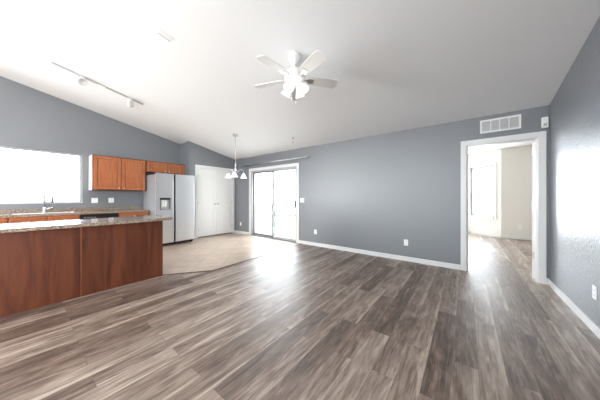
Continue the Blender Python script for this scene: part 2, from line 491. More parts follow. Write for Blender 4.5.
# ------------------------------------------------------------------ baseboards
BH, BT = .085, .014
bm = BM(); box(bm, XP, -5.53, YB-BT, YB, 0, BH, .003); box(bm, -3.49, -.072, YB-BT, YB, 0, BH, .003); box(bm, .892, XR, YB-BT, YB, 0, BH, .003)
struct('baseboard_back', bm, M['trim'])
bm = BM(); box(bm, XR-BT, XR, YREAR, YB-BT, 0, BH, .003); struct('baseboard_right', bm, M['trim'])
bm = BM(); box(bm, XP, XP+BT, 4.47, YB-BT, 0, BH, .003); box(bm, XP, XP+BT, YS, 3.12, 0, BH, .003); struct('baseboard_pantry', bm, M['trim'])
bm = BM(); box(bm, .84, 2.5, 8.75-BT, 8.75, 0, BH, .003); struct('baseboard_far_right', bm, M['trim'])
for nm, A, B in (('baseboard_bay_right', FA, FB), ('baseboard_bay_centre', FB, FC), ('baseboard_bay_left', FC, FD)):
    A = Vector((*A, 0)); B = Vector((*B, 0)); d = (B-A).normalized(); nn = Vector((d.y, -d.x, 0))
    P = [A, B, B-nn*BT, A-nn*BT]; bm = BM()
    hexa(bm, [(p.x, p.y, 0) for p in P] + [(p.x, p.y, BH) for p in P]); bmesh.ops.recalc_face_normals(bm, faces=bm.faces[:])
    struct(nm, bm, M['trim'])

# ------------------------------------------------------------------ doorway trim and the open door
bm = BM()
y0, y1 = YB-.02, YB
box(bm, -.07, .006, y0, y1, 0, 2.145, .004); box(bm, .814, .89, y0, y1, 0, 2.145, .004); box(bm, .006, .814, y0, y1, 2.064, 2.145, .004)
box(bm, 0, .014, YB, YB+WT, 0, 2.07); box(bm, .806, .82, YB, YB+WT, 0, 2.07); box(bm, .014, .806, YB, YB+WT, 2.056, 2.07)
box(bm, .014, .026, YB+.045, YB+.08, 0, 2.056); box(bm, .794, .806, YB+.045, YB+.08, 0, 2.056)
y0, y1 = YB+WT+.012, YB+WT+.028
box(bm, -.07, .006, y0, y1, 0, 2.145, .004); box(bm, .830, .89, y0, y1, 0, 2.145, .004); box(bm, .006, .814, y0, y1, 2.064, 2.145, .004)
struct('trim_2', bm, M['trim'])

def panel_leaf(bm, width, height, th, rows, stile=.1, rail=.11):
    """door leaf in local coords: x across, y through, z up, with panels moulded into both faces"""
    box(bm, 0, width, .006, th-.006, 0, height)
    for ya, yb in ((0, .006), (th-.006, th)):
        box(bm, 0, stile, ya, yb, 0, height); box(bm, width-stile, width, ya, yb, 0, height)
        z = 0; gaps = []
        for za, zb in rows: box(bm, stile, width-stile, ya, yb, z, za); gaps.append((za, zb)); z = zb
        box(bm, stile, width-stile, ya, yb, z, height)
        for za, zb in gaps:
            m_ = .022
            box(bm, stile+m_, width-stile-m_, ya+.0015, yb-.0015, za+m_, zb-m_)
    return bm
def xform(bm, mat): bmesh.ops.transform(bm, matrix=mat, verts=bm.verts); return bm
ROWS = [(.22, .92), (1.06, 1.90)]
door = bpy.data.objects.new('door_1', None); COL.objects.link(door); door['kind'] = 'structure'; door.location = (.812, 4.652, 0)
ang = math.radians(60)
mt = Matrix.Translation((.812, 4.652, .012)) @ Matrix.Rotation(ang, 4, 'Z')
bm = BM(); panel_leaf(bm, .78, 2.03, .035, ROWS); xform(bm, mt); obj('door_leaf', bm, M['door'], door)
for z in (1.87, 1.11, .34):
    bm = BM(); box(bm, -.0035, 0, .004, .031, z-.05, z+.05); cyl(bm, (-.004, 0, z-.05), (0, 0, 1), .006, .10, 10); xform(bm, mt)
    obj('hinge', bm, M['nickel'], door)
bm = BM()
for sy, dy in ((-1, 0), (1, .035)): cyl(bm, (.72, dy, .95), (0, sy, 0), .012, .03, 12); lathe(bm, [(0,0),(.018,0),(.028,.012),(.028,.024),(.016,.036),(0,.038)], 16, aim((.72, dy+sy*.028, .95), (0, sy, 0)))
xform(bm, mt); obj('door_knob', bm, M['nickel'], door)

# ------------------------------------------------------------------ pantry double doors
bm = BM(); x0, x1 = XP, XP+.018
box(bm, x0, x1, 3.125, 3.205, 0, 2.17, .004); box(bm, x0, x1, 4.395, 4.47, 0, 2.17, .004); box(bm, x0, x1, 3.205, 4.395, 2.085, 2.17, .004)
box(bm, XP-.11, XP, 3.20, 3.212, 0, 2.09); box(bm, XP-.11, XP, 4.388, 4.40, 0, 2.09); box(bm, XP-.11, XP, 3.212, 4.388, 2.078, 2.09)
struct('trim_3', bm, M['trim'])
for i, (ya, s) in enumerate(((3.215, 1), (4.385, -1))):
    dr = bpy.data.objects.new('door_%d' % (i+2), None); COL.objects.link(dr); dr['kind'] = 'structure'; dr.location = (XP, ya, 0)
    wd = .582
    bm = BM(); panel_leaf(bm, wd, 2.045, .035, [(.20, .86), (1.0, 1.90)], stile=.095)
    mt = Matrix.Translation((XP-.005, ya if s > 0 else ya-wd, .03)) @ Matrix.Rotation(PI/2, 4, 'Z')
    xform(bm, mt); obj('door_leaf', bm, M['door'], dr)
    yk = ya + s*(wd-.055)
    bm = BM(); cyl(bm, (XP-.005, yk, 1.0), (1, 0, 0), .010, .03, 12); lathe(bm, [(0,0),(.014,0),(.024,.010),(.024,.02),(.012,.028),(0,.03)], 16, aim((XP+.02, yk, 1.0), (1, 0, 0)))
    obj('door_knob', bm, M['nickel'], dr)
    for z in (1.85, 1.05, .25):
        bm = BM(); box(bm, XP-.006, XP+.002, ya-.004, ya+.02 if s > 0 else ya-.02, z-.045, z+.045); cyl(bm, (XP+.002, ya-s*.002, z-.045), (0,0,1), .006, .09, 10)
        obj('hinge', bm, M['nickel'], dr)

# ------------------------------------------------------------------ sliding glass door
sd = bpy.data.objects.new('door_4', None); COL.objects.link(sd); sd['kind'] = 'structure'; sd.location = (-4.5, YB, 0)
bm = BM()
y0, y1 = YB-.016, YB
box(bm, -5.525, -5.435, y0, y1, 0, 2.125, .004); box(bm, -3.575, -3.495, y0, y1, 0, 2.125, .004); box(bm, -5.435, -3.575, y0, y1, 2.045, 2.125, .004)
obj('door_casing', bm, M['trim'], sd)
bm = BM()
box(bm, -5.44, -5.40, YB, YB+WT, 0, 2.05); box(bm, -3.61, -3.57, YB, YB+WT, 0, 2.05); box(bm, -5.40, -3.61, YB, YB+WT, 2.01, 2.05)
obj('door_frame', bm, M['frame'], sd)
bm = BM(); box(bm, -5.40, -3.61, YB-.005, YB+WT, 0, .025); obj('threshold', bm, M['frame_grey'], sd)
def glass_leaf(nm, xa, xb, y, m, parent):
    f = .045; za, zb = .025, 2.01
    bm = BM(); box(bm, xa, xa+f, y, y+.03, za, zb, .003); box(bm, xb-f, xb, y, y+.03, za, zb, .003)
    box(bm, xa+f, xb-f, y, y+.03, za, za+.06, .003); box(bm, xa+f, xb-f, y, y+.03, zb-.05, zb, .003)
    o = obj(nm, bm, m, parent)
    bm = BM(); box(bm, xa+f, xb-f, y+.012, y+.018, za+.06, zb-.05); obj('pane', bm, M['glass'], o)
    return o
glass_leaf('fixed_panel', -5.40, -4.47, YB+.07, M['frame_grey'], sd)
sp = glass_leaf('sliding_panel', -4.515, -3.61, YB+.025, M['frame'], sd)
bm = BM(); box(bm, -3.650, -3.618, YB-.012, YB+.025, .93, 1.13, .006); obj('door_handle', bm, M['black'], sp)
bm = BM(); box(bm, -4.52, -4.475, YB+.018, YB+.0245, .03, 2.0); o = obj('meeting_stile', bm, M['frame_grey'], sp)

# ------------------------------------------------------------------ kitchen window, and unseen windows added for light
def sash_window(n, axis, a0, a1, z0, z1, t_in, t_out, sgn, mull=True):
    """frame, panes and sill of a window in an opening; sgn points outside"""
    root = bpy.data.objects.new('window_%d' % n, None); COL.objects.link(root); root['kind'] = 'structure'
    def b(bm, p, q, u, v, lo, hi):
        return box(bm, u, v, p, q, lo, hi) if axis == 'y' else box(bm, p, q, u, v, lo, hi)
    u, v = t_in+sgn*.05, t_in+sgn*.10; f = .04
    bm = BM(); b(bm, a0, a0+f, u, v, z0, z1); b(bm, a1-f, a1, u, v, z0, z1); b(bm, a0+f, a1-f, u, v, z0, z0+f); b(bm, a0+f, a1-f, u, v, z1-f, z1)
    mid = (a0+a1)/2
    if mull: b(bm, mid-.02, mid+.02, u, v, z0+f, z1-f)
    obj('window_frame', bm, M['frame'], root)
    bm = BM()
    if mull: b(bm, a0+f, mid-.02, u+sgn*.02, u+sgn*.026, z0+f, z1-f); b(bm, mid+.02, a1-f, u+sgn*.02, u+sgn*.026, z0+f, z1-f)
    else: b(bm, a0+f, a1-f, u+sgn*.02, u+sgn*.026, z0+f, z1-f)
    obj('pane', bm, M['glass'], root)
    bm = BM(); b(bm, a0-.0, a1+.0, t_in-sgn*.012, u, z0-.0, z0+.012); obj('window_sill', bm, M['trim'], root)
sash_window(4, 'y', KW[0], KW[1], KW[2], KW[3], XK, XK-WT, -1, mull=False)
sash_window(8, 'y', *EW, XR, XR+WT, 1)
sash_window(7, 'y', *SW, XK, XK-WT, -1)
for i, r in enumerate(RW): sash_window(5+i, 'x', *r, YREAR, YREAR-WT, -1)

# ------------------------------------------------------------------ kitchen: wall cabinets
def shaker(bm, x, ya, yb, za, zb, th=.02, st=.055, raised=True):
    """a cabinet front facing +x, standing from x to x+th"""
    th = th*1.3
    box(bm, x, x+th*.25, ya, yb, za, zb)
    box(bm, x+th*.25, x+th, ya, ya+st, za, zb, .002); box(bm, x+th*.25, x+th, yb-st, yb, za, zb, .002)
    box(bm, x+th*.25, x+th, ya+st, yb-st, za, za+st, .002); box(bm, x+th*.25, x+th, ya+st, yb-st, zb-st, zb, .002)
    if raised and (zb-za) > .2:
        g = .016; box(bm, x+th*.25, x+th*.75, ya+st+g, yb-st-g, za+st+g, zb-st-g, .009)
    return bm
def cab_knob(y, z, x, parent):
    bm = BM(); lathe(bm, [(0,0),(.006,0),(.006,.012),(.014,.016),(.014,.024),(.008,.028),(0,.028)], 12, aim((x, y, z), (1, 0, 0)))
    return obj('knob', bm, M['nickel'], parent)
def upper(label, ya, yb, za, zb, left_side):
    t = thing('wall_cabinet', label, 'cabinet', (XK, (ya+yb)/2, za))
    xf = -6.49
    bm = BM(); box(bm, XK, xf, ya, yb, za, zb); box(bm, xf, xf+.019, ya, ya+.03, za, zb); box(bm, xf, xf+.019, yb-.03, yb, za, zb)
    box(bm, xf, xf+.019, ya+.03, yb-.03, za, za+.03); box(bm, xf, xf+.019, ya+.03, yb-.03, zb-.035, zb); ymid = (ya+yb)/2
    box(bm, xf, xf+.019, ymid-.02, ymid+.02, za+.03, zb-.035)
    obj('cabinet_body', bm, M['cherry'], t)  # darker wood on the face frame paints the shadow lines between doors
    if left_side:
        bm = BM(); box(bm, XK, xf+.018, ya-.006, ya-.0005, za, zb); o = obj('side_panel', bm, M['maple'], t); o['label'] = 'pale bare side panel'
    for s in (-1, 1):
        a, b = (ya+.016, ymid-.007) if s < 0 else (ymid+.007, yb-.016)
        bm = BM(); shaker(bm, xf+.0195, a, b, za+.016, zb-.022)
        d = obj('cabinet_door', bm, M['honey'], t)
        cab_knob(ymid+s*.045, za+.05 if zb-za > .4 else za+.04, xf+.0395, d)
    return t
upper('tall honey brown two-door wall cabinet to the right of the kitchen window', .965, 1.955, 1.375, 2.155, True)
upper('short honey brown two-door wall cabinet above the refrigerator', 1.957, 2.925, 1.865, 2.155, False)

# base cabinets along the wall
XF = -6.25
def base_cab(label, ya, yb, fronts, drawers=True):
    t = thing('base_cabinet', label, 'cabinet', ((XK+XF)/2, (ya+yb)/2, 0))
    bm = BM(); box(bm, XK+.03, XF, ya, yb, .1, .862); box(bm, XK+.03, XF-.07, ya, yb, 0, .1)
    obj('cabinet_body', bm, M['honey'], t)
    wd = (yb-ya)/fronts
    for k in range(fronts):
        a, b = ya+k*wd+.012, ya+(k+1)*wd-.012
        bm = BM(); shaker(bm, XF+.0005, a, b, .70, .848, st=.035); d = obj('drawer', bm, M['honey'], t); cab_knob((a+b)/2, .775, XF+.0205, d)
        bm = BM(); shaker(bm, XF+.0005, a, b, .12, .68); d = obj('cabinet_door', bm, M['honey'], t); cab_knob(b-.04 if k == 0 else a+.04, .63, XF+.0205, d)
base_cab('honey brown base cabinet with drawers at the far left of the sink wall', -1.03, -.125, 2)
base_cab('honey brown sink base cabinet under the faucet beside the dishwasher', -.12, .745, 2)
base_cab('narrow honey brown base cabinet between dishwasher and refrigerator', 1.365, 1.95, 1)
t = thing('dishwasher', 'black dishwasher built in under the wall countertop', 'dishwasher', (-6.5, 1.055, 0))
bm = BM(); box(bm, XK+.03, XF-.0, .752, 1.358, .1, .86); box(bm, XK+.03, XF-.07, .752, 1.358, 0, .1); obj('dishwasher_body', bm, M['black'], t)
bm = BM(); box(bm, XF+.0005, XF+.03, .757, 1.353, .12, .72, .006); obj('dishwasher_door', bm, M['black'], t)
bm = BM(); box(bm, XF+.0005, XF+.035, .757, 1.353, .73, .852, .006); o = obj('control_panel', bm, M['black'], t)
for k in range(4):
    bm = BM(); box(bm, XF+.0352, XF+.038, .80+k*.05, .83+k*.05, .785, .80); obj('button', bm, M['grille'], o)

# countertop with sink cut in, and backsplash
YC0, YC1 = -1.03, 1.955
t = thing('wall_countertop', 'brown speckled granite countertop with sink along the window wall', 'countertop', (-6.5, .5, .864))
bm = BM()
SX0, SX1, SY0, SY1 = -6.66, -6.28, -.08, .68
box(bm, XK, -6.205, YC0, SY0, .865, .91); box(bm, XK, -6.205, SY1, YC1, .865, .91)
box(bm, XK, SX0, SY0, SY1, .865, .91); box(bm, SX1, -6.205, SY0, SY1, .865, .91)
obj('counter_slab', bm, M['granite'], t)
bm = BM(); box(bm, XK, XK+.02, YC0, YC1, .9105, .985); obj('backsplash', bm, M['granite'], t)
t2 = thing('kitchen_sink', 'stainless steel sink set into the window wall countertop', 'sink', (-6.47, .3, .70))
bm = BM(); h_ = .006
box(bm, SX0+.002, SX1-.002, SY0+.002, SY1-.002, .863, .869)
bm.free(); bm = BM()
box(bm, SX0+.002, SX0+.002+h_, SY0+.002, SY1-.002, .868, .909); box(bm, SX1-.002-h_, SX1-.002, SY0+.002, SY1-.002, .868, .909)
box(bm, SX0+.008, SX1-.008, SY0+.002, SY0+.008, .868, .909); box(bm, SX0+.008, SX1-.008, SY1-.008, SY1-.002, .868, .909)
box(bm, SX0+.002, SX1-.002, SY0+.002, SY1-.002, .8635, .868)
obj('sink_basin', bm, M['steel'], t2)
bm = BM(); cyl(bm, (-6.47, .3, .868), (0, 0, 1), .045, .003, 20); obj('drain', bm, M['chrome'], t2)

# faucet
FX, FY = -6.74, .30
t = thing('kitchen_faucet', 'tall chrome gooseneck kitchen faucet in front of the window', 'faucet', (FX, FY, .91))
bm = BM(); lathe(bm, [(0, .9101), (.030, .9101), (.030, .918), (.024, .93), (.022, 1.0), (.016, 1.01), (0, 1.01)], 20, Matrix.Translation((FX, FY, 0))); obj('faucet_base', bm, M['chrome'], t)
pts = [(FX, FY, 1.0+.03*k) for k in range(0, 8)]
for k in range(0, 13):
    a = PI - k*PI/12*1.05; q = .075+.075*math.cos(a)
    pts.append((FX+q*.75, FY+q*.66, 1.215+.075*math.sin(a)))
bm = BM(); tube(bm, pts, .0125, 12); obj('spout', bm, M['faucet_metal'], t)
bm = BM(); e = Vector(pts[-1]); cyl(bm, e, (.01, .01, -1), .015, .10, 14, .020); o = obj('spray_head', bm, M['slot'], t); o['label'] = 'dark spray head'
bm = BM(); tube(bm, [(FX+.01, FY+.02, .97), (FX+.02, FY+.07, .99), (FX+.02, FY+.115, 1.0)], [.010, .008, .007], 10); obj('lever', bm, M['chrome'], t)

# ------------------------------------------------------------------ peninsula
PX0, PX1, PY0, PY1 = -4.33, -3.75, -2.0, 1.355
t = thing('kitchen_peninsula', 'dark reddish brown panelled kitchen peninsula at the left', 'cabinet', ((PX0+PX1)/2, -.3, 0))
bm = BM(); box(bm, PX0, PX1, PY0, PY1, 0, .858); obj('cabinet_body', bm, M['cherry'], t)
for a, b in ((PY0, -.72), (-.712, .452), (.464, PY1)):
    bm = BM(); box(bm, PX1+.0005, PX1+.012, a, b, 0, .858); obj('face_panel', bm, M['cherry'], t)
bm = BM(); box(bm, PX1+.0005, PX1+.009, .4545, .4605, 0, .858); obj('seam_strip', bm, M['honey'], t)
for k in range(4):
    a = PY0+.02+k*.82; b = a+.80
    bm = BM(); box(bm, PX0-.02, PX0-.0005, a, b, .12, .84, .003); d = obj('cabinet_door', bm, M['honey'], t)
    bm = BM(); lathe(bm, [(0,0),(.006,0),(.006,.012),(.014,.016),(.014,.024),(0,.028)], 12, aim((PX0-.02, b-.05, .76), (-1, 0, 0))); obj('knob', bm, M['nickel'], d)
bm = BM(); box(bm, -4.38, -3.66, -2.03, 1.47, .8585, .90, .006)
tag(obj('peninsula_countertop', bm, M['granite'], org=(-4.0, -.3, .8585)), 'long speckled granite countertop lying on the dark brown peninsula', 'countertop')

# ------------------------------------------------------------------ refrigerator
FY0, FY1, FM = 1.985, 2.905, 2.40
t = thing('refrigerator', 'tall stainless steel side by side refrigerator with ice dispenser', 'refrigerator', (-6.3, 2.445, 0))
bm = BM(); box(bm, -6.74, -5.95, FY0, FY1, .03, 1.775, .006); obj('fridge_body', bm, M['fridge_side'], t)
bm = BM(); box(bm, -5.948, -5.93, FY0+.02, FY1-.02, .02, .075); o = obj('base_grille', bm, M['black'], t)
def rdoor(a, b, hole=None):
    bm = BM(); x0, x1 = -5.935, -5.865
    if not hole: box(bm, x0, x1, a, b, .08, 1.80, .012)
    else:
        ya, yb, za, zb = hole
        box(bm, x0, x1, a, ya, .08, 1.80, 0); box(bm, x0, x1, yb, b, .08, 1.80, 0)
        box(bm, x0, x1, ya, yb, .08, za, 0); box(bm, x0, x1, ya, yb, zb, 1.80, 0)
        box(bm, x0, x0+.015, ya, yb, za, zb, 0)
    return bm
dl = obj('freezer_door', rdoor(FY0, FM-.022, (2.065, 2.30, .90, 1.20)), M['steel'], t)
dr_ = obj('fridge_door', rdoor(FM+.022, FY1), M['steel'], t)
bm = BM(); box(bm, -5.93, -5.885, FM-.0215, FM+.0215, .09, 1.79); obj('handle_recess', bm, M['black'], t)
bm = BM(); box(bm, -5.8645, -5.855, FM-.040, FM-.024, .35, 1.62, .003); obj('handle', bm, M['steel'], dl)
bm = BM(); box(bm, -5.8645, -5.855, FM+.024, FM+.040, .35, 1.62, .003); obj('handle', bm, M['steel'], dr_)
disp = obj('ice_dispenser', box(box(box(BM(), -5.919, -5.862, 2.066, 2.078, .901, 1.199), -5.919, -5.862, 2.287, 2.299, .901, 1.199), -5.919, -5.862, 2.079, 2.286, 1.15, 1.199), M['black'], dl)
bm = BM(); box(bm, -5.919, -5.864, 2.079, 2.286, .901, .925); obj('drip_tray', bm, M['grille'], disp)
bm = BM(); box(bm, -5.919, -5.90, 2.13, 2.17, .98, 1.15, .004); box(bm, -5.919, -5.90, 2.19, 2.235, .98, 1.15, .004); obj('paddle', bm, M['plastic'], disp)
for y in (FY0+.06, FY1-.06):
    bm = BM(); cyl(bm, (-5.97, y, 0), (0, 0, 1), .022, .032, 14); obj('foot', bm, M['black'], t)
for y in (FY0+.06, FY1-.06):
    bm = BM(); box(bm, -5.985, -5.90, y-.03, y+.03, 1.8005, 1.815, .003); box(bm, -5.99, -5.95, y-.03, y+.03, 1.776, 1.815, .003); obj('hinge_cover', bm, M['grille'], t)

# ------------------------------------------------------------------ outlets, switches, vents
def plate(label, p, n, kind='outlet', name='wall_outlet', w_=.072, h_=.116, gangs=1):
    """p centre on the wall, n direction out of the wall"""
    n = Vector(n); side = Vector((0, 0, 1)).cross(n)
    t = thing(name, label, kind, p); p = Vector(p)
    def bx(bm, a0, a1, z0, z1, d0, d1, bev=0):
        c = [p+side*a0+n*d0, p+side*a1+n*d1]
        return box(bm, c[0].x, c[1].x, c[0].y, c[1].y, p.z+z0, p.z+z1, bev)
    W = w_*gangs*.9 if gangs > 1 else w_
    bm = BM(); bx(bm, -W/2, W/2, -h_/2, h_/2, 0, .006, .0015); obj('cover_plate', bm, M['plastic'], t)
    for g in range(gangs):
        c = (g-(gangs-1)/2)*.046
        if name == 'wall_outlet':
            for zz in (-.022, .022):
                bm = BM(); bx(bm, c-.017, c+.017, zz-.014, zz+.014, .0062, .0085, .0008); r = obj('receptacle', bm, M['plastic'], t)
                bm = BM(); bx(bm, c-.009, c-.006, zz-.004, zz+.007, .0086, .0089); bx(bm, c+.006, c+.009, zz-.004, zz+.007, .0086, .0089); bx(bm, c-.003, c+.003, zz-.011, zz-.006, .0086, .0089); obj('slot', bm, M['slot'], r)
        else:
            bm = BM(); bx(bm, c-.006, c+.006, -.012, .012, .0062, .014, .001); obj('toggle', bm, M['plastic'], t)
    return t
Z0 = .35
plate('white wall outlet low on the grey back wall near the sliding door', (-2.976, YB, Z0), (0, -1, 0))
plate('white wall outlet low on the grey back wall closest to the doorway', (-.908, YB, Z0), (0, -1, 0))
plate('white wall outlet in the narrow wall between pantry doors and sliding door', (-5.965, YB, .32), (0, -1, 0))
plate('white wall outlet low on the far right wall', (XR, 3.157, .36), (-1, 0, 0))
plate('white wall outlet on the beige wall of the room beyond the doorway', (1.227, 8.75, .36), (0, -1, 0))
plate('left white outlet plate on the wall under the tall wall cabinet', (XK, 1.06, 1.14), (1, 0, 0), w_=.11)
plate('right white outlet plate on the wall under the tall wall cabinet', (XK, 1.355, 1.14), (1, 0, 0), w_=.10)
plate('white double light switch beside the sliding glass door', (-3.395, YB, 1.135), (0, -1, 0), kind='switch', name='light_switch', gangs=2)

# return air grille over the doorway
t = thing('return_air_grille', 'white four-section return air grille above the doorway', 'vent', (.41, YB, 2.335))
gx0, gx1, gz0, gz1 = .178, .642, 2.232, 2.438
bm = BM(); f = .024; y0, y1 = YB-.014, YB-.0
box(bm, gx0, gx1, y0, y1, gz0, gz0+f, .002); box(bm, gx0, gx1, y0, y1, gz1-f, gz1, .002); box(bm, gx0, gx0+f, y0, y1, gz0+f, gz1-f); box(bm, gx1-f, gx1, y0, y1, gz0+f, gz1-f)
for k in (1, 2, 3):
    c = gx0+f+(gx1-gx0-2*f)*k/4; box(bm, c-.006, c+.006, y0, y1, gz0+f, gz1-f)
obj('grille_frame', bm, M['plastic'], t)
bm = BM(); box(bm, gx0+f, gx1-f, YB-.002, YB-.0005, gz0+f, gz1-f); obj('backing', bm, M['grille'], t)
bm = BM(); nl = 12
for k in range(nl):
    z = gz0+f+(gz1-gz0-2*f)*(k+.5)/nl
    hexa(bm, ((gx0+f,YB-.011,z-.004),(gx1-f,YB-.011,z-.004),(gx1-f,YB-.003,z+.002),(gx0+f,YB-.003,z+.002),(gx0+f,YB-.011,z-.002),(gx1-f,YB-.011,z-.002),(gx1-f,YB-.003,z+.004),(gx0+f,YB-.003,z+.004)))
obj('louvres', bm, M['plastic'], t)
# motion sensor in the corner
t = thing('motion_sensor', 'small white sensor box on the wall above the doorway corner', 'sensor', (.872, YB, 2.26))
bm = BM(); box(bm, .842, .904, YB-.045, YB, 2.19, 2.335, .008); obj('sensor_housing', bm, M['plastic'], t)
bm = BM(); box(bm, .856, .890, YB-.048, YB-.0455, 2.205, 2.245, .001); obj('sensor_lens', bm, M['frame'], t)

# ceiling-mounted things
SLOPE = math.atan(.205)
def ceil_mat(x, y, drop=0):
    """local frame on the sloping ceiling: z points down out of the ceiling, y runs along the slope"""
    n = Vector((0, -math.sin(SLOPE), -math.cos(SLOPE)))
    yy = Vector((0, math.cos(SLOPE), -math.sin(SLOPE))); xx = yy.cross(n)
    m = Matrix((xx, yy, n)).transposed().to_4x4()
    return Matrix.Translation(Vector((x, y, ceil_z(y))) + n*drop) @ m
t = thing('ceiling_register', 'small white air register with a dark slot on the sloping ceiling', 'vent', (-2.92, 1.09, ceil_z(1.09)))
cm = ceil_mat(-2.92, 1.09)
bm = BM(); box(bm, -.05, .05, -.085, .085, 0, .006, .002); xform(bm, cm); obj('register_frame', bm, M['ceiling'], t)
bm = BM(); box(bm, .030, .040, -.07, .07, .0062, .008); xform(bm, cm); o = obj('slot', bm, M['grille'], t)
bm = BM()
for k in range(4): box(bm, -.038+k*.016, -.032+k*.016, -.07, .07, .0062, .009)
xform(bm, cm); obj('louvres', bm, M['ceiling'], t)

# track light: rail with two heads
t = thing('track_light', 'white ceiling track light rail above the kitchen with two spot heads', 'track light', (-5.195, .92, ceil_z(.92)))
L0, L1 = .31, 1.53; yc = .92
cm = ceil_mat(-5.195, yc); hl = (L1-L0)/2/math.cos(SLOPE)
bm = BM(); box(bm, -.017, .017, -hl, hl, 0, .022, .002); xform(bm, cm); obj('track_rail', bm, M['track'], t)
bm = BM(); box(bm, -.028, .028, -.07, .03, .0225, .034, .003); xform(bm, cm); obj('power_feed', bm, M['white'], t)
for yy, tilt in ((-.27, (-.8, .25, .55)), (.42, (.8, .3, .5))):
    yl = yy; d = Vector(tilt).normalized()
    bm = BM(); cyl(bm, (0, yl, .022), (0, 0, 1), .010, .055, 10); box(bm, -.02, .02, yl-.03, yl+.03, .0225, .04, .003)
    xform(bm, cm); arm = obj('head_stem', bm, M['white'], t)
    c = Vector((0, yl, .085))
    bm = BM(); lathe(bm, [(0, -.08), (.035, -.08), (.045, -.06), (.05, .05), (.058, .07), (.052, .07), (.045, .05), (0, .04)], 20, aim(c, d)); xform(bm, cm); obj('spot_head', bm, M['spot'], t)

# fan with lights
FCX, FCY, FZB = -1.70, 2.10, 2.70
cz = ceil_z(FCY)
t = thing('ceiling_fan', 'white five-blade ceiling fan with lit glass shades', 'ceiling fan', (FCX, FCY, cz))
T = Matrix.Translation((FCX, FCY, 0))
bm = BM(); lathe(bm, [(0, cz+.02), (.072, cz+.02), (.074, cz-.045), (.066, cz-.085), (.038, cz-.115), (.020, cz-.125), (0, cz-.125)], 28, T); obj('canopy', bm, M['white'], t)
bm = BM(); cyl(bm, (FCX, FCY, FZB+.10), (0, 0, 1), .0135, cz-.12-FZB-.10, 14); obj('downrod', bm, M['white'], t)
bm = BM(); lathe(bm, [(0, FZB+.115), (.03, FZB+.115), (.045, FZB+.10), (.105, FZB+.085), (.125, FZB+.055), (.128, FZB+.012), (.11, FZB-.02), (.07, FZB-.035), (0, FZB-.035)], 32, T); obj('motor_housing', bm, M['white'], t)
for k in range(5):
    a = math.radians(52+72*k); R = T @ Matrix.Rotation(a, 4, 'Z')
    Rb = R @ Matrix.Translation((0, 0, FZB)) @ Matrix.Rotation(math.radians(-13), 4, 'X')
    bm = BM()
    prof = [(.17, .050), (.20, .060), (.30, .068), (.42, .075), (.53, .078), (.57, .074), (.595, .060), (.603, .03)]
    prof = [(x*.94, y) for x, y in prof]; poly = [(x, -y) for x, y in prof] + [(x, y) for x, y in reversed(prof)]
    prism(bm, poly, -.004, .004); xform(bm, Rb); b = obj('blade', bm, M['white'], t)
    bm = BM(); poly = [(.10, -.018), (.15, -.012), (.19, -.035), (.245, -.03), (.245, .03), (.19, .035), (.15, .012), (.10, .018)]
    prism(bm, poly, -.010, -.0045); xform(bm, Rb); obj('blade_bracket', bm, M['nickel'], b)
bm = BM(); lathe(bm, [(0, FZB-.035), (.055, FZB-.036), (.06, FZB-.06), (.05, FZB-.095), (.03, FZB-.11), (0, FZB-.115)], 24, T); fit = obj('light_fitter', bm, M['white'], t)
for k in range(4):
    a = math.radians(8+90*k); d = Vector((math.cos(a), math.sin(a), 0))
    c0 = Vector((FCX, FCY, FZB-.07)) + d*.045; c1 = c0 + d*.045 + Vector((0, 0, -.022))
    bm = BM(); tube(bm, [c0, c0+d*.03, c1], .009, 10); obj('lamp_arm', bm, M['white'], t)
    ax = (d*.62 + Vector((0, 0, -1))).normalized()
    mm = aim(c1, ax)
    bm = BM(); lathe(bm, [(.020, -.012), (.024, 0), (.030, .02), (.042, .05), (.052, .078), (.062, .095), (.058, .095), (.048, .076), (.038, .05), (.026, .022), (.018, .0)], 24, mm)
    sh = obj('lamp_shade', bm, M['lit_shade'], t)
    bm = BM(); lathe(bm, [(0, 0), (.012, .004), (.014, .02), (.024, .05), (.024, .066), (.012, .082), (0, .085)], 16, mm); obj('bulb', bm, M['bulb'], sh)
for dx, ln in ((.03, .20), (-.03, .14)):
    bm = BM(); tube(bm, [(FCX+dx, FCY-.02, FZB-.10), (FCX+dx, FCY-.02, FZB-.10-ln)], .0016, 6); c = obj('pull_chain', bm, M['nickel'], t)
    bm = BM(); lathe(bm, [(0, 0), (.006, .004), (.008, .016), (.003, .032), (0, .034)], 12, Matrix.Translation((FCX+dx, FCY-.02, FZB-.13-ln))); obj('pull_knob', bm, M['white'], c)

